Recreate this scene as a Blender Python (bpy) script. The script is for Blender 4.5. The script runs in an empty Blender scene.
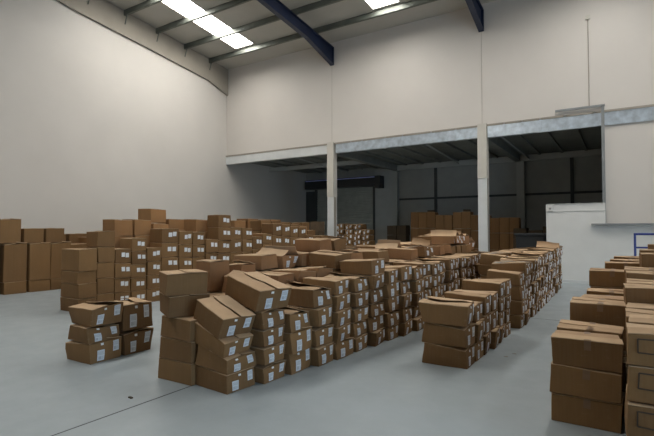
import bpy, bmesh, math, random
from mathutils import Vector, Matrix, noise
SC = bpy.context.scene
COL = SC.collection
R = math.radians
rnd = random.Random(7)

# ------------------------------------------------------------------ materials
def newmat(name):
    m = bpy.data.materials.new(name); m.use_nodes = True
    nt = m.node_tree; b = nt.nodes['Principled BSDF']
    return m, nt, b
def mix(nt, fac, a, b, mode='MIX'):
    n = nt.nodes.new('ShaderNodeMix'); n.data_type = 'RGBA'; n.blend_type = mode
    if isinstance(fac, (int, float)): n.inputs[0].default_value = fac
    else: nt.links.new(fac, n.inputs[0])
    for i, v in ((6, a), (7, b)):
        if isinstance(v, tuple): n.inputs[i].default_value = (*v, 1)
        else: nt.links.new(v, n.inputs[i])
    return n.outputs[2]
def tex(nt, scale, coord='Object', vec=(1, 1, 1), detail=4, rough=.55):
    tc = nt.nodes.new('ShaderNodeTexCoord'); mp = nt.nodes.new('ShaderNodeMapping')
    mp.inputs['Scale'].default_value = vec
    nt.links.new(tc.outputs[coord], mp.inputs[0])
    n = nt.nodes.new('ShaderNodeTexNoise'); n.inputs['Scale'].default_value = scale
    n.inputs['Detail'].default_value = detail; n.inputs['Roughness'].default_value = rough
    nt.links.new(mp.outputs[0], n.inputs['Vector'])
    return n.outputs[0]
def ramp(nt, src, lo, hi):
    n = nt.nodes.new('ShaderNodeMapRange'); nt.links.new(src, n.inputs[0])
    n.inputs[1].default_value = lo; n.inputs[2].default_value = hi
    return n.outputs[0]
def plain(name, col, rough=.6, metal=0, var=.12, scale=2.5, bump=0, spec=.5):
    m, nt, b = newmat(name)
    f = ramp(nt, tex(nt, scale), .3, .7)
    c = mix(nt, f, tuple(v * (1 - var) for v in col), tuple(min(1, v * (1 + var)) for v in col))
    nt.links.new(c, b.inputs['Base Color'])
    b.inputs['Roughness'].default_value = rough; b.inputs['Metallic'].default_value = metal
    b.inputs['Specular IOR Level'].default_value = spec
    if bump:
        bn = nt.nodes.new('ShaderNodeBump'); bn.inputs['Strength'].default_value = bump
        nt.links.new(tex(nt, scale * 12), bn.inputs['Height']); nt.links.new(bn.outputs[0], b.inputs['Normal'])
    return m
def cardboard(name, c1, c2):
    m, nt, b = newmat(name)
    oi = nt.nodes.new('ShaderNodeObjectInfo')
    at = nt.nodes.new('ShaderNodeAttribute'); at.attribute_name = 'tone'
    ad = nt.nodes.new('ShaderNodeMath'); ad.operation = 'ADD'
    nt.links.new(oi.outputs['Random'], ad.inputs[0]); nt.links.new(at.outputs['Fac'], ad.inputs[1])
    fr = nt.nodes.new('ShaderNodeMath'); fr.operation = 'FRACT'; nt.links.new(ad.outputs[0], fr.inputs[0])
    base = mix(nt, fr.outputs[0], c1, c2)
    blot = ramp(nt, tex(nt, 5, detail=5), .35, .7)
    c = mix(nt, blot, base, mix(nt, .16, base, (.08, .048, .026)))
    flute = ramp(nt, tex(nt, 60, vec=(1, 1, .03), detail=1), .4, .6)
    c = mix(nt, flute, c, mix(nt, .05, c, (.36, .25, .15)))
    scuff = ramp(nt, tex(nt, 14, vec=(1, 1, 3), detail=6, rough=.7), .60, .72)
    c = mix(nt, scuff, c, mix(nt, .16, c, (.40, .30, .20)))
    nt.links.new(c, b.inputs['Base Color'])
    b.inputs['Roughness'].default_value = .82; b.inputs['Specular IOR Level'].default_value = .25
    bn = nt.nodes.new('ShaderNodeBump'); bn.inputs['Strength'].default_value = .25; bn.inputs['Distance'].default_value = .01
    nt.links.new(tex(nt, 9, detail=4), bn.inputs['Height']); nt.links.new(bn.outputs[0], b.inputs['Normal'])
    return m

M = {}
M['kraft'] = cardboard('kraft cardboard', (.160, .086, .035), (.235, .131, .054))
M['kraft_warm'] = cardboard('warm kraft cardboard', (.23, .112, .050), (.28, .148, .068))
M['kraft_flap_lit'] = cardboard('top-lit kraft cardboard', (.40, .262, .15), (.52, .36, .22))  # paler copy of kraft: light from above put into the flap colour
M['kraft_dark'] = cardboard('dark brown cardboard', (.075, .052, .03), (.10, .07, .042))  # darker kraft; also paints the deep shade on the pile behind the white wall
M['kraft_orange'] = cardboard('reddish cardboard', (.27, .14, .058), (.34, .18, .075))
M['tape'] = plain('brown packing tape', (.19, .11, .055), .42, var=.08, scale=20)
M['film'] = plain('pale crinkled plastic film', (.55, .50, .44), .18, var=.25, scale=9, bump=.9)
M['ink'] = plain('faded brown printing ink', (.06, .04, .025), .8)
M['paper'] = plain('white paper', (.72, .72, .70), .7, var=.05)
# shipping label with rows of dark print and a bar code
m, nt, b = newmat('printed shipping label')
tc = nt.nodes.new('ShaderNodeTexCoord'); sp = nt.nodes.new('ShaderNodeSeparateXYZ')
nt.links.new(tc.outputs['Generated'], sp.inputs[0])
def mth(op, a, bb=None):
    n = nt.nodes.new('ShaderNodeMath'); n.operation = op
    for i, v in enumerate((a, bb)):
        if v is None: continue
        if isinstance(v, (int, float)): n.inputs[i].default_value = v
        else: nt.links.new(v, n.inputs[i])
    return n.outputs[0]
bars = mth('GREATER_THAN', mth('FRACT', mth('MULTIPLY', mth('ADD', sp.outputs[1], mth('MULTIPLY', mth('SINE', mth('MULTIPLY', sp.outputs[1], 37)), .03)), 11)), .55)
zone = mth('MULTIPLY', mth('GREATER_THAN', sp.outputs[2], .12), mth('LESS_THAN', sp.outputs[2], .42))
yz = mth('MULTIPLY', mth('GREATER_THAN', sp.outputs[1], .12), mth('LESS_THAN', sp.outputs[1], .88))
lines = mth('GREATER_THAN', mth('FRACT', mth('MULTIPLY', sp.outputs[2], 12)), .62)
z2 = mth('MULTIPLY', mth('GREATER_THAN', sp.outputs[2], .5), mth('LESS_THAN', sp.outputs[2], .9))
ink = mth('MULTIPLY', mth('MAXIMUM', mth('MULTIPLY', bars, zone), mth('MULTIPLY', lines, z2)), yz)
c = mix(nt, mth('MULTIPLY', ink, .6), (.60, .63, .66), (.12, .12, .13))
nt.links.new(c, b.inputs['Base Color']); b.inputs['Roughness'].default_value = .5
M['label'] = m
M['label_far'] = plain('pale shipping label paper', (.74, .76, .79), .6, var=.05)
# painted concrete floor
m, nt, b = newmat('pale blue grey painted concrete')
f1 = ramp(nt, tex(nt, .35, detail=6), .3, .7); f2 = ramp(nt, tex(nt, 3.2, detail=8, rough=.65), .35, .75)
f3 = ramp(nt, tex(nt, 1.1, vec=(1, .25, 1), detail=7, rough=.7), .55, .8)
c = mix(nt, f1, (.31, .352, .372), (.345, .388, .408))
c = mix(nt, mth('MULTIPLY', f2, .25), c, (.26, .292, .31))
c = mix(nt, mth('MULTIPLY', f3, .22), c, (.42, .455, .47))
nt.links.new(c, b.inputs['Base Color'])
rr = nt.nodes.new('ShaderNodeMapRange'); nt.links.new(f2, rr.inputs[0]); rr.inputs[3].default_value = .34; rr.inputs[4].default_value = .5
nt.links.new(rr.outputs[0], b.inputs['Roughness'])
M['floor'] = m
M['wall'] = plain('off white painted wall', (.60, .565, .52), .75, var=.03, scale=.6)
M['wall2'] = plain('off white plasterboard', (.60, .56, .515), .7, var=.03, scale=.5)
M['white'] = plain('white painted board', (.66, .655, .63), .6, var=.03)
M['band'] = plain('beige grey rafter casing', (.31, .278, .232), .8, var=.06, scale=1.5)
M['navy'] = plain('navy painted steel', (.012, .020, .050), .38, var=.15)
M['purlin'] = plain('galvanised dark purlin', (.14, .15, .13), .45, metal=.35, var=.15)
M['galv'] = plain('galvanised silver steel', (.52, .58, .64), .32, metal=.45, var=.22, scale=5, bump=.35)
M['grey'] = plain('mid grey steel', (.24, .25, .25), .5, metal=.2)
M['post'] = plain('beige painted steel', (.55, .52, .46), .6, var=.04)
M['postlow'] = plain('pale grey painted steel', (.60, .61, .60), .5, var=.05)
M['dark'] = plain('dark painted steel', (.045, .05, .05), .6)
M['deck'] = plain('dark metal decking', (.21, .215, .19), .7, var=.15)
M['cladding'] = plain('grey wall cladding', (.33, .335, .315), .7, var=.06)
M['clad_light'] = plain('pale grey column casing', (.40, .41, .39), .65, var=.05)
M['shutter'] = plain('grey shutter slats', (.40, .42, .39), .5, metal=.3)
M['lilac_glint'] = plain('pale blue painted reflection', (.50, .52, .95), .25)
M['blue'] = plain('blue painted tube', (.015, .035, .20), .35)
M['black'] = plain('black plastic', (.018, .02, .022), .45)
m, nt, b = newmat('off white roof liner')
tc = nt.nodes.new('ShaderNodeTexCoord'); wv = nt.nodes.new('ShaderNodeTexWave'); wv.bands_direction = 'X'
wv.inputs['Scale'].default_value = 1.6; nt.links.new(tc.outputs['Object'], wv.inputs[0])
c = mix(nt, ramp(nt, tex(nt, .8), .3, .7), (.40, .385, .34), (.45, .43, .385))
nt.links.new(c, b.inputs['Base Color']); b.inputs['Roughness'].default_value = .6
bn = nt.nodes.new('ShaderNodeBump'); bn.inputs['Strength'].default_value = .15; nt.links.new(wv.outputs[0], bn.inputs['Height']); nt.links.new(bn.outputs[0], b.inputs['Normal'])
M['liner'] = m
m, nt, b = newmat('glowing translucent rooflight')
b.inputs['Base Color'].default_value = (.8, .8, .8, 1); b.inputs['Emission Color'].default_value = (1, .975, .92, 1); b.inputs['Emission Strength'].default_value = 15.5
M['sky'] = m

# ------------------------------------------------------------------ helpers
class MB:
    def __init__(s): s.bm = bmesh.new()
    def box(s, x0, x1, y0, y1, z0, z1):
        r = bmesh.ops.create_cube(s.bm, size=1)
        for v in r['verts']:
            v.co = Vector(((x0 + x1) / 2 + v.co.x * (x1 - x0), (y0 + y1) / 2 + v.co.y * (y1 - y0), (z0 + z1) / 2 + v.co.z * (z1 - z0)))
        return s
    def prism(s, pts, axis, a, b):
        """pts: 2-D outline; extruded along axis from a to b"""
        def P(p, t):
            return Vector((t, p[0], p[1])) if axis == 'X' else Vector((p[0], t, p[1])) if axis == 'Y' else Vector((p[0], p[1], t))
        A = [s.bm.verts.new(P(p, a)) for p in pts]; B = [s.bm.verts.new(P(p, b)) for p in pts]
        s.bm.faces.new(A); s.bm.faces.new(B[::-1])
        n = len(pts)
        for i in range(n): s.bm.faces.new((A[i], B[i], B[(i + 1) % n], A[(i + 1) % n]))
        return s
    def tube(s, p, q, r, seg=10):
        p, q = Vector(p), Vector(q); d = q - p
        rot = d.to_track_quat('Z', 'Y').to_matrix().to_4x4()
        bmesh.ops.create_cone(s.bm, cap_ends=True, segments=seg, radius1=r, radius2=r, depth=d.length, matrix=Matrix.Translation((p + q) / 2) @ rot)
        return s
    def build(s, name, mat, parent=None, smooth=False, bevel=0):
        bmesh.ops.recalc_face_normals(s.bm, faces=s.bm.faces)
        if bevel:
            bmesh.ops.bevel(s.bm, geom=[e for e in s.bm.edges], offset=bevel, segments=2, affect='EDGES', profile=.6)
        me = bpy.data.meshes.new(name); s.bm.to_mesh(me); s.bm.free()
        me.materials.append(mat)
        if smooth:
            me.shade_smooth(); me.set_sharp_from_angle(angle=R(35))
        o = bpy.data.objects.new(name, me); COL.objects.link(o); o.parent = parent
        return o
def struct(name, mb, mat, parent=None, **k):
    o = mb.build(name, mat, parent, **k)
    if parent is None: o['kind'] = 'structure'
    return o
def tag(o, label, cat, group=None):
    o['label'] = label; o['category'] = cat
    if group: o['group'] = group
    return o
def empty(name, loc=(0, 0, 0)):
    o = bpy.data.objects.new(name, None); COL.objects.link(o); o.location = loc; o.empty_display_size = .1
    return o

# ------------------------------------------------------------------ the hall
XL, XR, YF, YN, YM = -15.95, 9.0, 16.0, -4.0, 22.6
RIDGE = 6.2
def zr(y): return 9.32 + .115 * (16 - y) if y >= RIDGE else zr(RIDGE) - .115 * (RIDGE - y)
struct('floor', MB().box(XL - .3, XR + .3, YN - 3, YM + .3, -.15, 0), M['floor'])
struct('trim_1', MB().box(-3.72, -3.706, YN, YM, -.002, .0012), M['dark'])
struct('trim_2', MB().box(XL, XR, 9.06, 9.07, -.002, .0011), M['dark'])
top = [(YN, 0), (YM, 0), (YM, 5.2), (16.3, 5.2), (16.3, zr(16.3)), (RIDGE, zr(RIDGE)), (YN, zr(YN))]
struct('wall_left', MB().prism(top, 'X', XL - .25, XL), M['wall'])
bm = MB().prism([(2.6, 0), (YM, 0), (YM, 5.2), (16.3, 5.2), (16.3, zr(16.3)), (RIDGE, zr(RIDGE)), (2.6, zr(2.6))], 'X', XR, XR + .25)
bm.prism([(YN, 0), (-2.4, 0), (-2.4, zr(-2.4)), (YN, zr(YN))], 'X', XR, XR + .25)
bm.prism([(-2.4, 4.8), (2.6, 4.8), (2.6, zr(2.6)), (-2.4, zr(-2.4))], 'X', XR, XR + .25)
struct('wall_right', bm, M['wall'])
# near wall behind the camera
struct('wall_near', MB().box(XL, XR, YN - .25, YN, 0, zr(YN)), M['band'])
# casing of the gable rafter along the left wall
pts = [(16.0, 8.05), (14.75, 8.47), (11.34, 8.90), (8.7, 9.2), (7.9, 9.34), (RIDGE, 9.42), (4.5, 9.34), (3.7, 9.2), (-4, 8.32),
       (-4, zr(-4) - .01), (RIDGE, zr(RIDGE) - .01), (16, zr(16) - .01)]
struct('trim_3', MB().prism(pts, 'X', XL, XL + .10), M['band'])
# upper end wall above the mezzanine
struct('wall_back_upper', MB().box(XL, XR, 16.0, 16.25, 5.16, 9.34), M['wall2'])
struct('trim_4', MB().box(-9.995, -9.985, 15.994, 16.0, 5.2, 9.2).box(-3.985, -3.975, 15.994, 16.0, 5.2, 9.1), M['band'])
struct('trim_5', MB().box(XL, XR, 15.955, 16.0, 5.10, 5.165), M['band'])
# mezzanine front edge beam, painted in the first bay, silver further right
struct('trim_6', MB().box(XL, -10.15, 15.97, 16.15, 4.74, 5.15), M['postlow'])
bm = MB(); bm.box(-9.8, -4.13, 15.97, 16.15, 4.74, 5.15).box(-3.8, XR, 15.97, 16.15, 4.72, 5.15)
struct('trim_7', bm, M['galv'])
bm = MB()
for x in (-9.1, -8.6, -7.6, -6.9, -5.8, -4.9, -3.3, -2.75, -2.2, -1.5, -.7, .9, 1.9): bm.box(x, x + .07, 15.955, 15.972, 4.72, 5.15)
bm.box(-2.3, -.6, 15.95, 15.975, 4.705, 4.75).box(-.4, 1.3, 15.95, 15.975, 4.705, 4.75)
struct('trim_8', bm, M['galv'])
# mezzanine deck, joists and rear edge beam
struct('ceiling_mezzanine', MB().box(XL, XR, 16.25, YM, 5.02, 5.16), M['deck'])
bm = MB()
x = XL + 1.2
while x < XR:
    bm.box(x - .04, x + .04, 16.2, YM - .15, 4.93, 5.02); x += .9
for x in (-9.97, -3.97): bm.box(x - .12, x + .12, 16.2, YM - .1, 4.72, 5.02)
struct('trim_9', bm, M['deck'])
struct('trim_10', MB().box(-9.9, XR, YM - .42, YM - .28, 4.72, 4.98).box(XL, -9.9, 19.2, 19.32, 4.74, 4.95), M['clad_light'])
for a, b_ in (((-6.15, 16.2, 4.83), (-6.65, 22.3, 4.83)), ((-3.5, 16.2, 4.83), (-3.5, 22.3, 4.83)), ((-12.2, 16.2, 4.83), (-12.9, 22.3, 4.83))):
    tag(MB().tube(a, b_, .03).build('overhead_pipe', M['clad_light']), 'thin grey pipe running under the dark mezzanine ceiling from front to back', 'pipe', 'pipes under the mezzanine')
# rear wall of the mezzanine bay
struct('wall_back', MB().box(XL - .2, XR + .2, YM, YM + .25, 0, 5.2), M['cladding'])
struct('trim_11', MB().box(-9.9, XR, YM - .05, YM, 3.18, 3.28).box(-8.0, -7.86, YM - .06, YM, 0, 4.9).box(-1.9, -1.76, YM - .06, YM, 0, 4.9).box(1.9, 2.04, YM - .06, YM, 0, 4.9), M['dark'])
struct('trim_12', MB().box(-11.3, -9.95, YM - .12, YM, 0, 4.9).box(-10.1, -9.95, YM - .25, YM - .12, 0, 4.9), M['clad_light'])
struct('trim_13', MB().box(-4.05, -3.72, YM - .3, YM, 0, 4.72), M['clad_light'])
# roller shutter
sh = empty('roller_shutter', (-13.2, YM - .1, 0))
tag(sh, 'closed grey roller shutter door under the mezzanine with dark drum housing', 'shutter')
def lc(mb, o):
    for v in mb.bm.verts: v.co -= o.location
    return mb
bm = MB()
z = 0.02
while z < 3.98:
    bm.prism([(YM - .02, z), (YM - .07, z + .02), (YM - .07, z + .07), (YM - .02, z + .098)], 'X', -15.1, -11.4); z += .1
lc(bm, sh).build('curtain', M['shutter'], sh)
lc(MB().box(-15.22, -15.08, YM - .13, YM, 0, 4.1), sh).build('guide_rail', M['dark'], sh)
lc(MB().box(-11.42, -11.28, YM - .13, YM, 0, 4.1), sh).build('guide_rail', M['dark'], sh)
lc(MB().box(-15.6, -11.0, YM - .6, YM, 3.98, 4.5), sh).build('drum_housing', M['black'], sh)
lc(MB().box(-15.55, -11.0, YM - .63, YM - .6, 4.42, 4.47), sh).build('housing_glint', M['lilac_glint'], sh)  # pale blue strip paints a light reflection along the housing edge
lc(MB().box(-11.05, -10.75, YM - .65, YM, 3.85, 4.5), sh).build('motor', M['black'], sh)
struct('door_1', MB().box(-15.9, -15.25, YM - .05, YM, 0, 3.9), M['dark'])
# columns
for i, x in enumerate((-10.03, -3.975)):
    p = empty('steel_column', (x, 16.08, 0))
    tag(p, ['pale steel column at left of mezzanine opening, in front of the shutter', 'pale steel column at centre of mezzanine opening, before tall carton wall'][i], 'column', 'mezzanine columns')
    w = .15
    zc = (2.95, 3.35)[i]
    lc(MB().box(x - w, x + w, 15.92, 16.22, zc, 5.2), p).build('casing', M['post'], p)
    lc(MB().box(x - w, x + w, 15.95, 15.975, 0, zc).box(x - .012, x + .012, 15.975, 16.17, 0, zc).box(x - w, x + w, 16.17, 16.2, 0, zc), p).build('h_section', M['postlow'], p)
    lc(MB().box(x + .015, x + w - .004, 15.98, 16.165, 0, zc), p).build('side_infill', M['band'], p)
    lc(MB().box(x - .22, x + .22, 15.85, 16.3, 0, .015), p).build('base_plate', M['grey'], p)
# low white wall, wall to its right, ledge, pipes
struct('wall_low', MB().box(-2.02, -.43, 15.86, 16.0, 0, 2.39), M['white'])
struct('trim_14', MB().box(-2.03, -.43, 15.85, 15.86, 2.16, 2.175).box(-2.04, -.43, 15.84, 16.02, 2.39, 2.41), M['clad_light'])
struct('wall_back_right', MB().box(-.43, XR, 16.0, 16.2, 0, 4.72), M['wall2'])
struct('trim_15', MB().box(-.79, XR, 15.70, 16.0, 1.735, 1.79), M['grey'])
struct('baseboard_back', MB().box(-2.03, XR, 15.83, 15.86, 0, .09), M['postlow'])
struct('wall_back_lower', MB().box(-.43, XR, 15.86, 16.0, 0, 1.735), M['white'])
sw = empty('wall_switch', (-1.9, 15.86, 2.26))
tag(sw, 'small white switch box near the top left of low white wall', 'switch')
lc(MB().box(-1.97, -1.83, 15.81, 15.86, 2.19, 2.33), sw).build('housing', M['white'], sw)
lc(MB().box(-1.93, -1.87, 15.80, 15.81, 2.23, 2.29), sw).build('button', M['grey'], sw)
bm = MB(); bm.box(-.50, -.42, 15.90, 15.955, 1.79, 5.3)
tag(bm.build('downpipe', M['grey']), 'grey vertical channel standing between opening and plain right wall', 'pipe')
tag(MB().box(-1.73, -.40, 15.90, 15.95, 5.27, 5.335).build('cable_tray', M['grey']), 'short grey horizontal bracket rail fixed just above the silver edge beam', 'rail')
cd = empty('wall_conduit', (-.81, 15.97, 5.35))
tag(cd, 'thin pale vertical conduit on the upper wall above the bracket rail', 'conduit')
lc(MB().tube((-.81, 15.985, 5.34), (-.81, 15.985, 8.0), .014), cd).build('conduit_tube', M['band'], cd)
lc(MB().box(-.87, -.75, 15.95, 16.0, 8.0, 8.12), cd).build('junction_box', M['post'], cd)

# roof: liner sheets with strips of rooflight let in
strips = [(-14.05, -13.05), (-7.4, -6.4), (-.9, .1), (5.4, 6.4)]
SL = (8.6, 14.62); SN = (-3.2, 5.4)
edges = [XL - .25] + [v for s_ in strips for v in s_] + [XR + .25]
bm = MB()
def sheet(bm, x0, x1, y0, y1, t0=0, t1=.08):
    bm.prism([(y0, zr(y0) + t0), (y1, zr(y1) + t0), (y1, zr(y1) + t1), (y0, zr(y0) + t1)], 'X', x0, x1)
for i in range(0, len(edges), 2):
    sheet(bm, edges[i], edges[i + 1], RIDGE, 16.3); sheet(bm, edges[i], edges[i + 1], YN - .25, RIDGE)
for (a, b_) in strips:
    sheet(bm, a, b_, SL[1], 16.3); sheet(bm, a, b_, RIDGE, SL[0]); sheet(bm, a, b_, SN[1], RIDGE); sheet(bm, a, b_, YN - .25, SN[0])
for (a, b_) in strips[:1] + strips[2:]: sheet(bm, a, b_, SN[0], SN[1])
struct('ceiling', bm, M['liner'])
n = 1
for (a, b_) in strips:
    for (y0, y1) in (SL, SN):
        if y0 < 0 and (a > -5 or a < -14): continue
        bm = MB(); sheet(bm, a, b_, y0, y1, .02, .05); struct('window_%d' % n, bm, M['sky']); n += 1
PY = [14.78, 13.36, 11.93, 10.5, 9.05, 7.6, 6.5]
PY += [2 * RIDGE - y for y in PY]
for y in PY:
    z = zr(y) - .005
    if y == PY[6] or y < YN: continue
    bm = MB(); s_ = .115 if y > RIDGE else -.115
    for (a0, a1, b0, b1) in ((-.035, .035, -.015, 0), (-.035, -.028, -.2, -.01), (-.035, .04, -.2, -.192), (.034, .04, -.2, -.17)):
        bm.prism([(y + a0, z + b0 - a0 * s_), (y + a1, z + b0 - a1 * s_), (y + a1, z + b1 - a1 * s_), (y + a0, z + b1 - a0 * s_)], 'X', XL + .1, XR)
    k = PY.index(y)
    names = ['nearest the end wall', 'second from the end wall', 'third from the end wall', 'fourth from the end wall', 'fifth from the end wall', 'sixth from the end wall']
    where = names[k] if k < 6 else 'on the near slope, behind the camera'
    o = tag(bm.build('roof_purlin', M['purlin']), 'long dark steel purlin under the roof, ' + where, 'roof beam', 'roof purlins')
    if k < 6:
        tag(MB().tube((XL + .28, y - .02, z - .18), (XL + .11, y + .02, z - .52), .022, 8).build('purlin_brace', M['purlin']),
            'short dark brace under left end of the purlin ' + where, 'brace', 'purlin braces')
# navy rafters
for i, x in enumerate((-9.97, -3.975, 2.0)):
    rf = empty('roof_rafter', (x, 15.98, 8.4))
    tag(rf, ['navy blue steel rafter with haunched end above the left column', 'navy blue steel rafter with haunched end above the centre column', 'navy blue steel rafter beyond the right edge of the roof view'][i], 'rafter', 'navy roof rafters')
    w = .09
    def tz(y): return zr(y) - .215
    def bz(y):
        if y > 14.15: return 8.86 - (y - 14.15) * (8.86 - 8.38) / (15.98 - 14.15)
        return 8.86 + (14.15 - y) * .115 if y >= RIDGE else bz(RIDGE)
    ys = [15.97, 14.15, RIDGE]
    web = [(y, tz(y)) for y in ys] + [(-3.9, tz(-3.9)), (-3.9, tz(-3.9) - .42), (RIDGE, bz(RIDGE))] + [(14.15, bz(14.15)), (15.97, bz(15.97))]
    bm = MB().prism(web, 'X', x - .006, x + .006); lc(bm, rf).build('web', M['navy'], rf)
    bm = MB().prism([(15.97, tz(15.97) - .015), (RIDGE, tz(RIDGE) - .015), (-3.9, tz(-3.9) - .015), (-3.9, tz(-3.9)), (RIDGE, tz(RIDGE)), (15.97, tz(15.97))], 'X', x - w, x + w)
    lc(bm, rf).build('top_flange', M['navy'], rf)
    bm = MB().prism([(15.97, bz(15.97)), (14.15, bz(14.15)), (RIDGE, bz(RIDGE)), (-3.9, tz(-3.9) - .42), (-3.9, tz(-3.9) - .40), (RIDGE, bz(RIDGE) + .018), (14.15, bz(14.15) + .018), (15.97, bz(15.97) + .018)], 'X', x - w, x + w)
    lc(bm, rf).build('bottom_flange', M['navy'], rf)
    lc(MB().box(x - w, x + w, 15.965, 15.99, bz(15.97) - .02, tz(15.97)), rf).build('end_plate', M['navy'], rf)
    for y in PY[:6]:
        lc(MB().box(x + .02, x + .10, y + .04, y + .055, zr(y) - .215, zr(y) - .06), rf).build('cleat', M['purlin'], rf)

# ------------------------------------------------------------------ cartons
def make_disp(seed, w, d, h, amt, crush=0):
    rr_ = random.Random(seed)
    bul = [rr_.uniform(-.2, 1) * .010 * amt for _ in range(4)]
    sag = rr_.uniform(.2, 1) * .010 * amt
    corners = {(i, j, k): Vector((rr_.gauss(0, 1), rr_.gauss(0, 1), (rr_.gauss(0, 1) - .3) * k)) * .007 * amt for i in (0, 1) for j in (0, 1) for k in (0, 1)}
    off = Vector((seed * 3.7, seed * 1.3, seed * .7))
    def f(p):
        u, v, t = (p.x / w + .5), (p.y / d + .5), p.z / h
        q = Vector(p)
        su, sv, st = 4 * u * (1 - u), 4 * v * (1 - v), 4 * t * (1 - t)
        cu = (u - .5) * 2; cv = (v - .5) * 2
        q.x += cu * max(0, sv) * max(0, st) * bul[0 if cu > 0 else 1]
        q.y += cv * max(0, su) * max(0, st) * bul[2 if cv > 0 else 3]
        q.z -= t * max(0, su) * max(0, sv) * sag
        c = Vector()
        uu, vv, tt = min(1, max(0, u)), min(1, max(0, v)), min(1, max(0, t))
        for (i, j, k), vec in corners.items():
            c += vec * ((uu if i else 1 - uu) * (vv if j else 1 - vv) * (tt if k else 1 - tt))
        q += c
        nz = noise.noise_vector(p * 7 + off) * .005 * amt
        q += Vector((nz.x, nz.y, nz.z * .6 * tt))
        q.z -= max(0, tt) * crush * h * uu
        q.z = max(q.z, 0.0)
        return q
    return f
def deform_mesh(bm, f):
    for v in bm.verts: v.co = f(v.co)
def carton_body(name, w, d, h, f, mat, parent, loc=None):
    bm = bmesh.new(); bmesh.ops.create_cube(bm, size=1)
    for v in bm.verts: v.co = Vector((v.co.x * w, v.co.y * d, (v.co.z + .5) * h))
    bmesh.ops.bevel(bm, geom=list(bm.edges), offset=.004, segments=1, affect='EDGES')
    for ax, L, n_ in ((0, w, 5), (1, d, 4), (2, h, 3)):
        for k in range(1, n_):
            co = Vector(); co[ax] = L * (k / n_ - (.5 if ax < 2 else 0)); no = Vector(); no[ax] = 1
            bmesh.ops.bisect_plane(bm, geom=list(bm.verts) + list(bm.edges) + list(bm.faces), plane_co=co, plane_no=no)
    deform_mesh(bm, f)
    bmesh.ops.recalc_face_normals(bm, faces=bm.faces)
    me = bpy.data.meshes.new(name); bm.to_mesh(me); bm.free(); me.materials.append(mat)
    me.shade_smooth(); me.set_sharp_from_angle(angle=R(30))
    o = bpy.data.objects.new(name, me); COL.objects.link(o); o.parent = parent
    return o
def patch(name, mat, parent, f, origin, eu, ev, lu, lv, nrm, th=.0015, n_=3):
    """thin sheet draped on the carton surface"""
    origin, eu, ev, nrm = Vector(origin), Vector(eu), Vector(ev), Vector(nrm)
    bm = bmesh.new(); top_, bot = {}, {}
    for i in range(n_ + 1):
        for j in range(n_ + 1):
            p = f(origin + eu * (lu * (i / n_ - .5)) + ev * (lv * (j / n_ - .5)))
            bot[i, j] = bm.verts.new(p + nrm * .0002); top_[i, j] = bm.verts.new(p + nrm * (th + .0008))
    for i in range(n_):
        for j in range(n_):
            bm.faces.new((top_[i, j], top_[i + 1, j], top_[i + 1, j + 1], top_[i, j + 1]))
            bm.faces.new((bot[i, j], bot[i, j + 1], bot[i + 1, j + 1], bot[i + 1, j]))
    for k in range(n_):
        for (a, b_) in (((k, 0), (k + 1, 0)), ((n_, k), (n_, k + 1)), ((k + 1, n_), (k, n_)), ((0, k + 1), (0, k))):
            bm.faces.new((top_[a], bot[a], bot[b_], top_[b_]))
    bmesh.ops.recalc_face_normals(bm, faces=bm.faces)
    me = bpy.data.meshes.new(name); bm.to_mesh(me); bm.free(); me.materials.append(mat)
    o = bpy.data.objects.new(name, me); COL.objects.link(o); o.parent = parent
    return o
def flap(parent, f, w, d, h, side, mat, raise_=0., gap=.006, seed=0, lift=.0):
    """a long top flap hinged on the long edge y = side*d/2, reaching the middle"""
    rr_ = random.Random(seed * 17 + side)
    bm = bmesh.new(); T, B = {}, {}; nu, nv = 6, 4; th = .005
    L = d / 2 - gap
    for i in range(nu + 1):
        for j in range(nv + 1):
            u = (i / nu - .5) * (w + .002); t = j / nv * L
            a = raise_ * min(1, .35 + .65 * j / nv)
            wob = lift * (j / nv) * (.5 + .5 * math.sin(i * 1.1 + seed)) + .003 * noise.noise(Vector((i * .6, j * .6, seed)))
            p0 = f(Vector((u, side * d / 2 * (1 - .004), h)))
            hold = f(Vector((u, side * (d / 2 - t), h)))
            z = max(hold.z - p0.z, 0) * (1 if raise_ < .1 else .2)
            p = Vector((p0.x + (hold.x - p0.x) * .5, p0.y - side * t * math.cos(a), p0.z + .001 + z + t * math.sin(a) + wob * (t > 0) * 1.0 + abs(wob) * .2))
            nrm = Vector((0, side * math.sin(a), math.cos(a)))
            B[i, j] = bm.verts.new(p); T[i, j] = bm.verts.new(p + nrm * th)
    for i in range(nu):
        for j in range(nv):
            bm.faces.new((T[i, j], T[i + 1, j], T[i + 1, j + 1], T[i, j + 1])); bm.faces.new((B[i, j], B[i, j + 1], B[i + 1, j + 1], B[i + 1, j]))
    for i in range(nu):
        for j in (0, nv): bm.faces.new((T[i, j], T[i + 1, j], B[i + 1, j], B[i, j]))
    for j in range(nv):
        for i in (0, nu): bm.faces.new((T[i, j], T[i, j + 1], B[i, j + 1], B[i, j]))
    bmesh.ops.recalc_face_normals(bm, faces=bm.faces)
    me = bpy.data.meshes.new('flap'); bm.to_mesh(me); bm.free(); me.materials.append(mat)
    me.shade_smooth(); me.set_sharp_from_angle(angle=R(40))
    o = bpy.data.objects.new('flap', me); COL.objects.link(o); o.parent = parent
    return o
PROTO = {}
PARK = []; FLAT = {}
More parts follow.
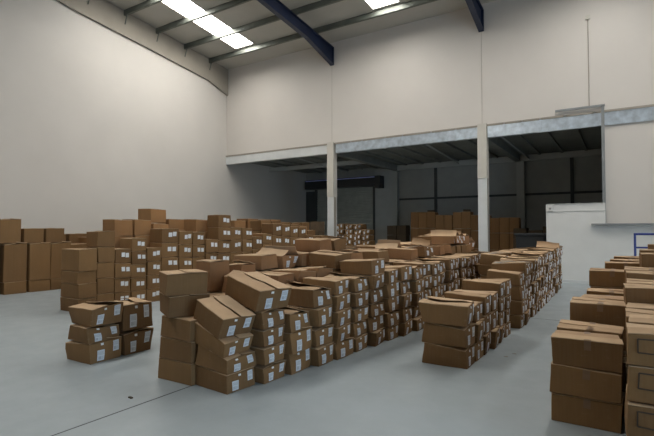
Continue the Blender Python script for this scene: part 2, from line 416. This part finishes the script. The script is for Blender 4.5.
def proto(kind, seed, w, d, h, mat, fmat, labels=None, tape=False, mark=False, raise_=(0, 0), amt=1., flaps=True, lift=.012, film=False, crush=0):
    root = empty('cardboard_carton')
    f = make_disp(seed, w, d, h, amt, crush)
    bh = h - (.008 if flaps else 0)
    fb = lambda p: f(Vector((p[0], p[1], p[2] * h / bh))) - Vector((0, 0, (h - bh) * p[2] / bh))
    carton_body('body', w, d, bh, fb, M[mat], root)
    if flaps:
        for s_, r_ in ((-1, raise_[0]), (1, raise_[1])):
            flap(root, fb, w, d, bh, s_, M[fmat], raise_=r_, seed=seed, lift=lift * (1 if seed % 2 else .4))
    rr_ = random.Random(seed + 99)
    if labels == 'A':       # one low on the left, one high on the right of the +X end
        for (y, z, lw, lh) in ((-.20 + rr_.uniform(-.02, .03), .30, .075, .105), (.30 + rr_.uniform(-.04, .02), .60, .07, .105)):
            patch('shipping_label', M['label'], root, fb, (w / 2, y * d, z * h + .01), (0, 1, 0), (0, 0, 1), lw, lh, (1, 0, 0))
        patch('sticker', M['paper'], root, fb, (w / 2, (-.14 + rr_.uniform(-.05, .1)) * d, h * .86), (0, 1, 0), (0, 0, 1), .03, .022, (1, 0, 0), n_=1)
    if labels == 'B':       # two square labels side by side
        for y in (-.02, .27):
            patch('shipping_label', M['label_far'], root, fb, (w / 2, y * d + rr_.uniform(-.008, .008), .57 * h + rr_.uniform(-.012, .012)), (0, 1, 0), (0, 0, 1), .095, .10, (1, 0, 0))
    if labels == 'Q':
        for y in (-.1, .25):
            patch('shipping_label', M['label'], root, fb, (w / 2, y * d, .5 * h), (0, 1, 0), (0, 0, 1), .09, .10, (1, 0, 0))
    if tape:
        tf = (lambda p: f(p) + Vector((0, 0, .002))) if flaps else f
        patch('packing_tape', M['tape'], root, fb, (0.01, -d / 2, bh - .035), (1, 0, 0), (0, 0, 1), .05, .07, (0, -1, 0))
        patch('packing_tape', M['tape'], root, lambda p: fb(p) + Vector((0, 0, .0085 if flaps else 0)), (0.01, 0, bh), (1, 0, 0), (0, 1, 0), .05, d * .98, (0, 0, 1), n_=4)
    if mark:
        bmk = bmesh.new(); bmk.free()
        for (ox, oz, lx, lz) in ((-.09, .40, .21, .008), (-.09, .82, .21, .008), (-.195, .61, .008, .42 * h), (.015, .61, .008, .42 * h)):
            patch('printed_outline', M['ink'], root, fb, (ox, -d / 2, oz * h), (1, 0, 0), (0, 0, 1), lx, lz, (0, -1, 0), th=.003, n_=2)
    if film:
        patch('plastic_film', M['film'], root, lambda p: fb(p) + Vector((0, 0, .012 + .010 * noise.noise(p * 25))), (0, 0, bh), (1, 0, 0), (0, 1, 0), w * .94, d * .8, (0, 0, 1), n_=14)
    PROTO.setdefault(kind, []).append((root, (w, d, h)))
    FLAT[root] = (max(raise_) < .01)
    PARK.append(root)
    return root
for s_ in range(7):
    rs = ((0, 0), (0, .05), (.06, 0), (0, 0), (.04, .09), (0, 0), (.02, 0))[s_]
    proto('A', 10 + s_, .50, .37, .21, 'kraft', 'kraft_flap_lit', 'A', raise_=rs, amt=2.1)
    proto('P', 30 + s_, .50, .37, .21, 'kraft', 'kraft_flap_lit', None, raise_=rs, amt=1.5)
for s_ in range(4):
    proto('B', 50 + s_, .40, .43, .32, 'kraft', 'kraft_flap_lit', 'B', flaps=True, amt=.8, lift=.006)
    proto('BP', 60 + s_, .45, .45, .30, 'kraft', 'kraft_flap_lit', None, flaps=True, amt=.8, lift=.006)
    proto('R', 70 + s_, .50, .375, .22, 'kraft', 'kraft_flap_lit', None, tape=True, amt=1.0, lift=.003)
    proto('W', 80 + s_, .50, .37, .24, 'kraft_warm', 'kraft_flap_lit', None, amt=2.0, raise_=((.1, 0), (0, .15), (0, 0), (.35, .2))[s_])
for s_ in range(3):
    proto('S', 100 + s_, .50, .375, .22, 'kraft', 'kraft_flap_lit', None, mark=True, amt=1.5, lift=.003)
    proto('O', 110 + s_, .48, .36, .22, 'kraft_orange', 'kraft_flap_lit', None, flaps=True, amt=.7, lift=.003)
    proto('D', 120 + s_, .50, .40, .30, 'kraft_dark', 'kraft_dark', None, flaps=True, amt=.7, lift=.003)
    proto('U', 130 + s_, .48, .36, .21, 'kraft_warm', 'kraft_flap_lit', 'A', amt=2.4, raise_=((.7, 1.2), (1.0, .4), (.5, .9))[s_])
    proto('T', 140 + s_, .50, .37, .21, 'kraft', 'kraft_flap_lit', 'A', amt=2.4, raise_=((.12, .02), (.0, .16), (.08, .1))[s_])
    proto('F', 150 + s_, .50, .37, .24, 'kraft', 'kraft_flap_lit', 'A', amt=1.8, film=True)

for s_ in range(4):
    proto('C', 170 + s_, .50, .37, .21, 'kraft', 'kraft_flap_lit', 'A', amt=1.6, crush=(.18, .24, .2, .10)[s_], lift=(.004, .01, .004, .006)[s_], raise_=((0, 0), (0, 0), (0, 0), (0, .03))[s_])
ORD = 'first second third fourth fifth sixth seventh eighth ninth tenth eleventh twelfth thirteenth fourteenth fifteenth sixteenth seventeenth eighteenth nineteenth twentieth twenty-first twenty-second twenty-third twenty-fourth twenty-fifth twenty-sixth twenty-seventh twenty-eighth'.split()
LOOK = {'A': 'twice-labelled carton', 'P': 'plain brown carton', 'B': 'carton with paired labels', 'BP': 'large plain carton', 'R': 'taped plain carton',
        'W': 'warm brown crumpled carton', 'S': 'outline-printed carton', 'O': 'reddish brown carton', 'D': 'dark brown carton', 'U': 'open carton with raised flaps',
        'T': 'battered twice-labelled carton', 'F': 'film-wrapped carton', 'C': 'crushed sloping carton'}
KIDS = {}; ALL = []; USED = set(); COUNT = [0]
def put(kind, x, y, z, rz=0, dims=None, label='', group=None, tilt=(0, 0), var=None, top=True):
    """x, y: centre of the carton's base"""
    lst = PROTO[kind] if top else ([q for q in PROTO[kind] if FLAT[q[0]]] or PROTO[kind])
    root, (w, d, h) = lst[var % len(lst) if var is not None else rnd.randrange(len(lst))]
    if root not in USED:
        USED.add(root); r = root; KIDS[r] = list(root.children)
    else:
        r = root.copy(); COL.objects.link(r); KIDS[r] = []
        for ch in KIDS[root]:
            c_ = ch.copy(); COL.objects.link(c_); c_.parent = r; KIDS[r].append(c_)
    if dims: r.scale = (dims[0] / w, dims[1] / d, dims[2] / h)
    r.location = (x, y, z); r.rotation_euler = (tilt[0], tilt[1], rz)
    r['label'] = label; r['category'] = 'carton'
    if group: r['group'] = group
    COUNT[0] += 1; ALL.append(r)
    return r
def level(k, n_):
    if n_ == 1: return 'alone on floor'
    if k == 0: return 'lowest'
    if k == n_ - 1: return 'topmost'
    return ORD[k] + ' from floor'
def stack(row, idx, x1, y0, kinds, h, w=.50, d=.37, jit=1., yaws=None, group=None, zs=0., lean=0, var=None, flat=False):
    """x1: right face; y0: near face; kinds: one letter code per carton from the floor up"""
    z = zs; n_ = len(kinds)
    hs = h if isinstance(h, (list, tuple)) else [h] * n_
    out = []
    for k, kd in enumerate(kinds):
        dx, dy = rnd.gauss(0, .007) * jit, rnd.gauss(0, .004) * jit
        yaw = rnd.gauss(0, 1.0) * jit
        ww, dd = (w, d)
        if yaws and k < len(yaws) and yaws[k] is not None: yaw, dx, dy = yaws[k]
        hh = hs[k]
        lab = '%s, %s of the %s stack, %s' % (LOOK[kd], level(k, n_), ORD[idx], row)
        out.append(put(kd, x1 - ww / 2 + dx + lean * k, y0 + dd / 2 + dy, z, R(yaw), (ww, dd, hh - .004), lab, group or 'cartons in the ' + row, var=None if var is None else var + k, top=not flat and (k == n_ - 1 or var is not None)))
        z += hh
    return z, out

# central block: four lines of stacks running away from the camera
C1 = 'face of central block'
lv = [4, 4, 3, 4, 5, 5, 6, 5, 5, 5, 5, 5, 5, 5, 5, 5, 5, 5, 5, 5, 5, 5, 5]
G1 = 'labelled cartons on the right face of the central block'
y = 3.27
for i, n_ in enumerate(lv):
    x1 = -3.16 + .045 * min(i, 9)
    kinds = ['A' if rnd.random() > .4 else 'T' for _ in range(n_)]
    if i == 0:
        zz = 0; th = 0
        for k, (yw, dx, dy, hh) in enumerate([(-5, 0, 0, .225), (-2, .0, .01, .215), (-6, -.025, -.01, .22), (-8, -.05, .0, .235)]):
            put('C', -3.455 + dx, y + .19 + dy, zz + .235 * math.sin(th), R(yw), (.48, .385, hh), LOOK['C'] + ', %s of nearest stack, face of central block' % level(k, 4), G1, tilt=(0, th), var=k)
            cr = (.18, .24, .2, .10)[k]; zz += hh * (1 - cr) - .002; th += math.atan(hh * cr / .48)
    elif i == 1:
        z, o = stack(C1, i, -3.12, y, ['A', 'A', 'A', 'T'], .186, group=G1)
        put('C', -3.40, y + .20, z + .052, R(-9), (.58, .42, .25), 'large tilted carton with two labels and split top, second stack of central block', G1, tilt=(R(1), R(11)), var=3)
    elif i in (2, 3):
        z, o = stack(C1, i, x1 + (0, .02)[i == 3], y, kinds[:n_ - 1] + ['T'], .225, w=(.5, .56)[i == 3], group=G1, jit=1.8)
    else:
        stack(C1, i, x1, y, kinds, .193 + rnd.uniform(-.004, .010) + (.008 if i > 7 else 0), group=G1, jit=2.2)
    y += .40
def mess(o, k):
    a = rnd.uniform(-3, 3) * k; b_ = rnd.uniform(-3.5, 3.5) * k
    o.rotation_euler = (R(a), R(b_), o.rotation_euler[2] + R(rnd.uniform(-9, 9) * k))
    o.location.z += .19 * abs(math.sin(R(a))) + .2 * abs(math.sin(R(b_)))
C2 = 'second line of central block'
G2 = 'cartons on the inner lines of the central block'
y = 3.24
z, o = stack(C2, 0, -3.715, y, ['BP'] * 5, [.225, .222, .222, .222, .235], w=.50, d=.42, yaws=[(0, 0, 0), (1, .01, 0), (-3, .02, 0), (-27, -.13, .03), (-29, -.155, .03)], group=G2)
y = 3.72
lv2 = [4, 5, 5, 5, 5, 6, 6, 5, 6, 5, 5, 6, 5, 6, 5, 6, 6, 7, 7, 7, 7, 6]
for i, n_ in enumerate(lv2):
    x1 = -3.70 + .04 * min(i, 9)
    t_ = rnd.choice(['W', 'P', 'W', 'P', 'A', 'F']) if i > 2 else 'W'
    low = ['P'] * (n_ - 1)
    if i >= 16: t_ = rnd.choice('UWU')
    z, o = stack(C2, i + 1, x1, y, low + [t_], .205, group=G2, jit=1.1)
    if i > 2: mess(o[-1], 2 if i >= 16 else 1)
    y += .40
C3 = 'third line of central block'
y = 4.0
lv3 = [5, 5, 6, 6, 6, 7, 7, 6, 5, 6, 5, 6, 5, 6, 6, 5, 6, 7, 7, 7]
for i, n_ in enumerate(lv3):
    x1 = -4.25 + .04 * min(i, 9)
    t_ = rnd.choice(['W', 'W', 'P', 'U']) if i > 2 else 'W'
    hs3 = [.205] * n_
    if i == 0: hs3[-1] = .38
    if i == 1: hs3[-1] = .32
    z, o = stack(C3, i, x1 + (0, .06)[i < 2], y, ['P'] * (n_ - 1) + [t_], hs3, w=.29 if i < 2 else .5, d=.30 if i < 2 else .37, group=G2, jit=1.1)
    mess(o[-1], 1 if i < 16 else 2)
    y += .42
C4 = 'fourth line of central block'
y = 5.4
for i in range(14):
    n_ = [5, 5, 6, 6, 6, 6, 6, 5, 6, 6, 6, 6, 6, 6][i]
    stack(C4, i, -4.82, y, ['P'] * (n_ - 1) + [rnd.choice('WP')], .205, group=G2, jit=1.1)
    y += .52

# short row to the right of the central block
S1 = 'short row right of centre'
G3 = 'cartons in the short low row'
y = 5.30
for i, n_ in enumerate([3, 3, 3, 3, 4, 4]):
    h = [.242, .232, .25, .245, .212, .205][i]
    ks = ['A'] * n_
    stack(S1, i, -1.52 + .01 * i, y, ks, h, w=.54, d=.36, group=G3, jit=.9, flat=(i % 2 == 0))
    y += .375
S2 = 'long row before white wall'
G4 = 'cartons in the long row before the low white wall'
y = 7.95
for i, n_ in enumerate([4, 5, 5, 5, 5, 5, 5, 5, 5, 5, 5, 5, 5, 5, 5, 5, 5]):
    h = [.228, .205, .205, .21, .205, .21, .215, .21, .215, .22, .22, .22, .22, .225, .225, .225, .225][i]
    ks = ['A' if rnd.random() > .2 else 'T' for _ in range(n_)]
    if i in (1, 2): ks[-1] = 'F'
    if i == 15: ks[-1] = 'U'
    stack(S2, i, -1.40 - .004 * i, y, ks, h, w=.54, d=.365, group=G4, jit=1.6)
    y += .385
S3 = 'line left of the long row'
y = 9.9
for i, n_ in enumerate([5, 5, 5, 5, 5, 5, 5, 5, 5]):
    stack(S3, i, -2.02, y, ['P'] * (n_ - 1) + [rnd.choice('PFA')], .218, w=.52, d=.38, group='cartons left of the long row', jit=1.6)
    y += .42

# small pair of stacks by themselves on the left floor
F1 = 'small group left of centre'
G5 = 'cartons in the small group on the left floor'
stack(F1, 0, -5.31, 3.12, ['T', 'T', 'A'], [.235, .2, .225], w=.47, d=.40, yaws=[(2, 0, 0), (-1, -.01, 0), (1, .01, .01)], group=G5, var=2)
stack(F1, 1, -5.31, 3.56, ['A', 'A'], [.31, .33], w=.47, d=.43, yaws=[(1, 0, 0), (-2, -.01, 0)], group=G5)

# long labelled row at left
B1 = 'long labelled left row'
G6 = 'cartons in the long labelled row at left'
colsB = [  # near Y, top height, count, kinds of top
 (4.93, 1.20, 4, 'BP'), (5.32, 1.57, 5, 'BP'), (5.70, 1.20, 4, 'B'), (6.08, 1.42, 5, 'B'), (6.46, 1.20, 4, 'B'), (6.84, 1.63, 5, 'B'),
 (7.32, 1.57, 5, 'B'), (7.73, 1.55, 5, 'B'), (8.13, 1.37, 4, 'B'), (8.55, 2.0, 6, 'B'), (9.02, 1.68, 5, 'B'), (9.46, 1.66, 5, 'B'), (9.88, 1.42, 4, 'B'), (10.3, 1.50, 5, 'B'),
 (10.75, 1.80, 5, 'B'), (11.2, 1.78, 5, 'B'), (11.64, 1.72, 5, 'B'), (12.08, 1.70, 5, 'B'), (12.5, 1.45, 4, 'B'), (12.95, 1.42, 4, 'B'), (13.4, 1.42, 4, 'B'), (13.85, 1.40, 4, 'B')]
for i, (y, t_, n_, kd) in enumerate(colsB):
    nxt = colsB[i + 1][0] if i + 1 < len(colsB) else y + .44
    if i == 0: hs = [.27, .28, .24, .43]
    else: hs = t_ / n_
    stack(B1, i, -8.8 + rnd.uniform(-.02, .02), y, [kd] * n_, hs, w=.42 if i else .62, d=nxt - y - .018, group=G6, jit=.7)
B2 = 'second line behind labelled row'
G7 = 'cartons in the taller lines behind the labelled row'
for i, (y, t_, n_) in enumerate([(6.02, 1.83, 5), (6.52, 1.84, 5), (7.02, 1.75, 5), (7.5, 1.6, 5), (8.3, 1.88, 6), (8.8, 1.7, 5), (9.3, 1.65, 5), (10.9, 1.9, 6), (11.4, 1.9, 6), (11.9, 1.85, 6), (12.4, 1.8, 5), (12.9, 1.75, 5), (13.4, 1.6, 5)]):
    stack(B2, i, -9.36, y, ['O' if i < 6 or rnd.random() < .3 else 'BP'] * n_, t_ / n_, w=.45, d=.45, group=G7, jit=.8)
B3 = 'third line behind labelled row'
for i, (y, t_, n_) in enumerate([(7.55, 2.15, 6), (8.15, 1.9, 6), (10.6, 1.9, 6), (11.2, 1.98, 6), (11.8, 1.95, 6), (12.4, 1.98, 6), (13.0, 1.9, 6), (13.6, 1.88, 6), (14.2, 1.9, 6)]):
    stack(B3, i, -10.2, y, ['O' if rnd.random() < .6 else 'BP'] * n_, t_ / n_, w=.5, d=.5, group=G7, jit=.8)

# plain big cartons by the left wall
W1 = 'plain stacks near left wall'
G8 = 'large plain cartons by the left wall'
for i, (y, hs, n_) in enumerate([(4.1, [.32, .42, .52], 3), (4.72, [.32, .42, .52, .61], 4), (5.34, [.30, .96, .0], 2), (5.92, [.30, .96], 2), (6.46, [.30, .96], 2), (6.98, [.30, .93], 2), (7.5, [.4, .45, .56], 3), (8.05, [.4, .45, .56], 3), (8.6, [.4, .45, .5], 3), (9.15, [.4, .45, .56], 3), (9.7, [.4, .45, .56], 3)]):
    stack(W1, i, -12.85, y, ['BP'] * n_, hs[:n_], w=.55, d=.52, group=G8, jit=.6)
for (y, h, lab) in ((5.22, .60, 'tall plain carton on top of left wall stacks at the picture edge'), (5.78, .38, 'lower plain carton with pale flap on top of left wall stacks'), (6.30, .38, 'plain carton beside the pale flap one on left wall stacks')):
    put('BP', -13.13, y + .26, 1.262, 0, (.52, .48, h), lab, G8)
for i, (y, hs) in enumerate([(5.3, [.5, .5, .5]), (6.0, [.5, .5, .5]), (6.7, [.5, .5, .48]), (7.4, [.5, .5, .5]), (8.1, [.5, .5, .45])]):
    stack('line against left wall', i, -13.7, y, ['BP'] * 3, hs, w=.6, d=.6, group=G8, jit=.6)
for i, y in enumerate((8.2, 8.85, 9.5, 10.2, 10.9)):
    stack('stacks between left rows', i, -11.4, y, ['O'] * 4, .40, w=.5, d=.5, group='cartons between the left rows', jit=1)

# right foreground block
Q1 = 'left line of right block'
G9 = 'taped cartons in the right foreground block'
for i, (y, n_, x0, h) in enumerate([(4.28, 3, -.51, .232), (4.69, 3, -.49, .235), (5.2, 4, -.435, .218), (5.62, 4, -.42, .20), (6.05, 4, -.40, .205), (6.5, 4, -.38, .21), (7.0, 5, -.36, .212), (7.42, 5, -.33, .2), (7.9, 5, -.22, .222), (8.4, 5, -.16, .225), (8.9, 5, -.12, .23)]):
    stack(Q1, i, x0 + .475, y, ['R'] * n_, h, w=.49, d=.385, group=G9, jit=.8)
Q2 = 'right line of right block'
for i, (y, n_, h) in enumerate([(3.55, 4, [.245, .24, .235, .215]), (3.99, 4, .232), (4.41, 4, .225), (4.83, 4, .228), (5.25, 5, .208), (5.67, 5, .21), (6.1, 5, .222), (6.52, 5, .225), (7.0, 6, .215), (7.45, 6, .22), (7.9, 6, .23)]):
    kd = 'S' if i < 2 else 'R'
    stack(Q2, i, .02 + .50 + (0, .17)[y > 6.9] + (0, .10)[y > 7.8], y, [kd] * n_, h, w=.50, d=.40, group=G9, jit=.9)
for i, (y, n_, h) in enumerate([(3.5, 4, .232), (4.0, 4, .23), (4.5, 4, .23), (5.0, 5, .21), (5.5, 5, .215), (6.0, 5, .22), (6.5, 6, .21), (7.0, 6, .22)]):
    stack('far right line of right block', i, .60 + .50 + (0, .26)[y > 6.4], y, ['R'] * n_, h, w=.50, d=.42, group=G9, jit=.8)
tag(MB().box(.16, .30, 3.60, 3.67, .955, .958).build('paper_slip', M['paper']), 'small white paper slip on top of nearest right block stack', 'paper')

# cartons under the mezzanine
K1 = 'tall wall under mezzanine'
G10 = 'tall reddish carton wall under the mezzanine'
x = -8.44; i = 0
while x < -3.95:
    t_ = 2.45 if x < -7.6 else (2.30 if x < -6.6 else (2.42 if x < -5.9 else (2.28 if x < -5.2 else 2.14)))
    n_ = 3
    stack(K1, i, x + .40, 20.5, ['O'] * n_, [t_ * .36, t_ * .34, t_ * .30], w=.385, d=.5, group=G10, jit=.5)
    x += .40; i += 1
for (x, h, lab) in ((-7.5, .17, 'small dark bundle on the carton wall, left one'), (-5.85, .2, 'small dark bundle on the carton wall, middle one'), (-5.15, .28, 'small dark bundle on the carton wall, right one')):
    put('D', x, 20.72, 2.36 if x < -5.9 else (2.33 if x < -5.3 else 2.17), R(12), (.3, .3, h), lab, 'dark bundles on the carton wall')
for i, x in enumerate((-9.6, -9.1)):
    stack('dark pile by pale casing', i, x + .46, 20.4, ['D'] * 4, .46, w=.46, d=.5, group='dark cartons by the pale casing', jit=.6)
for i, (x, y0, n_, h) in enumerate([(-10.75, 17.6, 6, .30), (-10.32, 17.6, 6, .295), (-9.89, 17.6, 6, .29), (-9.46, 17.7, 5, .29)]):
    for k in range(8 if i < 3 else 7):
        put('A', x + .2 + rnd.uniform(-.03, .03), 17.8 + rnd.uniform(-.02, .02), k * .235, R(-90 + rnd.uniform(-4, 4)), (.5, .39, .23), LOOK['A'] + ', %s of the %s stack, pile before the shutter' % (level(k, 8 if i < 3 else 7), ORD[i]), 'cartons before the shutter', top=False)
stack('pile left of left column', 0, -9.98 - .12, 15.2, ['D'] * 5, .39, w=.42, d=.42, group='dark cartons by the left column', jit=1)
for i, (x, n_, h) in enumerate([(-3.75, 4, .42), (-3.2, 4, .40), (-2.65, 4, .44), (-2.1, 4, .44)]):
    stack('dark pile behind white wall', i, x + .5, 19.9, ['D'] * n_, h, w=.5, d=.5, group='dark cartons behind the low white wall', jit=1)  # deep shade on this pile is put into the dark cardboard colour
bn_ = empty('shaded_carton_block', (-2.45, 16.9, 0))  # added bin shape, its black stands for cartons in deep shade
tag(bn_, 'black bin shape standing for deeply shaded cartons left of the low white wall', 'bin')
def taper(x0, x1, y0, y1, z0, z1, s_):
    m_ = MB().box(x0, x1, y0, y1, z0, z1)
    cx, cy = (x0 + x1) / 2, (y0 + y1) / 2
    for v in m_.bm.verts:
        if v.co.z < (z0 + z1) / 2: v.co.x = cx + (v.co.x - cx) * s_; v.co.y = cy + (v.co.y - cy) * s_
    return m_
lc(taper(-3.05, -2.15, 16.5, 17.3, .12, 1.42, .86), bn_).build('block_body', M['black'], bn_, bevel=.02)
lc(taper(-3.08, -2.12, 16.45, 17.33, 1.42, 1.5, 1.0), bn_).build('block_lid', M['black'], bn_, bevel=.015)
for x in (-2.95, -2.25): lc(MB().tube((x - .03, 16.65, .1), (x + .03, 16.65, .1), .1, 16), bn_).build('wheel', M['dark'], bn_)
for x in (-2.95, -2.25): lc(MB().tube((x - .03, 17.15, .1), (x + .03, 17.15, .1), .1, 16), bn_).build('wheel', M['dark'], bn_)

# blue platform trolley at the right
tr = empty('platform_trolley', (.9, 10.8, 0))
tag(tr, 'blue tubular platform trolley behind the right block of cartons', 'trolley')
r_ = .022
lc(MB().tube((.19, 10.8, .2), (.19, 10.8, 1.51), r_).tube((1.6, 10.8, .2), (1.6, 10.8, 1.51), r_).tube((.17, 10.8, 1.51), (1.62, 10.8, 1.51), r_), tr).build('handle_frame', M['blue'], tr, smooth=True)
lc(MB().tube((.19, 10.8, 1.25), (1.6, 10.8, 1.25), .018), tr).build('cross_bar', M['blue'], tr, smooth=True)
lc(MB().tube((.19, 10.8, .75), (1.6, 10.8, .75), .018), tr).build('cross_bar', M['blue'], tr, smooth=True)
lc(MB().box(.15, 1.64, 10.78, 11.6, .18, .22), tr).build('platform', M['blue'], tr)
for x in (.3, 1.5):
    for y in (10.9, 11.5): lc(MB().tube((x - .02, y, .09), (x + .02, y, .09), .09, 16), tr).build('caster', M['dark'], tr)
# scraps on the floor
tag(MB().box(-3.95, -3.90, 2.70, 2.72, 0, .012).build('packing_scrap', M['ink']), 'tiny dark scrap lying on the floor left of the front stacks', 'scrap')
for (x, y, lab) in ((-1.28, 6.1, 'tiny torn paper scrap on the floor beside the short low row'), (-1.22, 6.3, 'second tiny torn scrap on the floor, further along the short row')):
    tag(MB().prism([(x, y), (x + .05, y + .01), (x + .03, y + .04)], 'Z', 0, .004).build('paper_scrap', M['band']), lab, 'scrap', 'paper scraps on the floor')
# ------------------------------------------------------------------ light
w = bpy.data.worlds.new('World'); SC.world = w; w.use_nodes = True
w.node_tree.nodes['Background'].inputs[0].default_value = (.62, .78, 1, 1)
w.node_tree.nodes['Background'].inputs[1].default_value = 1.0
ld = bpy.data.lights.new('doorway_daylight', 'AREA'); ld.shape = 'RECTANGLE'; ld.size = 4.9; ld.size_y = 4.4
ld.energy = 430; ld.color = (.52, .75, 1)
lo = bpy.data.objects.new('doorway_daylight', ld); COL.objects.link(lo)
lo.location = (XR + .15, .1, 2.4); lo.rotation_euler = (R(90), 0, R(90))

# ------------------------------------------------------------------ camera
cam = bpy.data.cameras.new('Camera'); co = bpy.data.objects.new('Camera', cam); COL.objects.link(co)
cam.sensor_width = 36; cam.lens = 463 / 654 * 36; cam.clip_end = 200; cam.clip_start = .05
co.location = (0, 0, 1.57)
co.rotation_euler = (R(90) + math.atan(13 / 463), 0, math.atan2(463, 724))
SC.camera = co
SC.view_settings.view_transform = 'Standard'; SC.view_settings.look = 'None'
SC.view_settings.exposure = .3; SC.view_settings.gamma = 1; SC.view_settings.use_curve_mapping = False

# ------------------------------------------------------------------ the cartons seen largest stay things of their own; the rest are one object
print('CARTONS', COUNT[0])
for r in PARK:
    if r not in USED:
        for ch in list(r.children): bpy.data.objects.remove(ch)
        bpy.data.objects.remove(r)


bpy.context.view_layer.update()
from mathutils.bvhtree import BVHTree
lbl = {}
for r in ALL:
    L_ = r['label']; lbl[L_] = lbl.get(L_, 0) + 1
    if len(L_.split()) > 16: print('LONG', L_)
print('DUP', [k for k, v in lbl.items() if v > 1][:10])
bv, bf, own = [], [], []
for k, r in enumerate(ALL):
    bd = [c_ for c_ in KIDS[r] if c_.name.startswith('body')][0]; n0 = len(bv)
    bv += [bd.matrix_world @ Vector(c_) for c_ in bd.bound_box]
    for q in ((0, 1, 2, 3), (4, 7, 6, 5), (0, 4, 5, 1), (1, 5, 6, 2), (2, 6, 7, 3), (4, 0, 3, 7)):
        bf.append(tuple(n0 + t for t in q)); own.append(k)
tree = BVHTree.FromPolygons(bv, bf)
mw = co.matrix_world; org = mw.translation; m3 = mw.to_3x3()
seen = {}
for py in range(190, 436):
    for px_ in range(0, 654):
        hit = tree.ray_cast(org, m3 @ Vector(((px_ - 327) / 463, -(py - 218) / 463, -1)))
        if hit[0] is not None:
            nm = ALL[own[hit[2]]].name; seen[nm] = seen.get(nm, 0) + 1
rank = sorted(ALL, key=lambda r: -seen.get(r.name, 0))
KEEP = 300
print('VISIBLE cartons', sum(1 for r in ALL if seen.get(r.name, 0) > 0), 'cut at', seen.get(rank[KEEP].name, 0) if len(rank) > KEEP else 0)
far = rank[KEEP:]
VV, FF, MI, TN, SM, mats, cache = [], [], [], [], [], [], {}
r2 = random.Random(5)
for r in far:
    tn = r2.random()
    for ch in KIDS[r]:
        if ch.data.name not in cache:
            cache[ch.data.name] = ([v.co.copy() for v in ch.data.vertices], [tuple(p.vertices) for p in ch.data.polygons])
        vs, fs = cache[ch.data.name]; n0 = len(VV); mat4 = ch.matrix_world.copy()
        VV.extend([mat4 @ v for v in vs]); FF.extend([tuple(k + n0 for k in f_) for f_ in fs])
        mt = ch.data.materials[0]
        if mt == M['label']: mt = M['label_far']
        if mt not in mats: mats.append(mt)
        MI.extend([mats.index(mt)] * len(fs)); TN.extend([(tn + r2.random() * .15) % 1] * len(fs))
if far:
    me = bpy.data.meshes.new('stacked_cartons'); me.from_pydata(VV, [], FF)
    for mt in mats: me.materials.append(mt)
    me.polygons.foreach_set('material_index', MI)
    me.attributes.new('tone', 'FLOAT', 'FACE').data.foreach_set('value', TN)
    o = bpy.data.objects.new('stacked_cartons', me); COL.objects.link(o)
    o['label'] = 'distant and half hidden brown cartons in the stacks behind the nearer rows'; o['category'] = 'cartons'; o['kind'] = 'stuff'
bpy.data.batch_remove([c_ for r in far for c_ in KIDS[r]] + far)
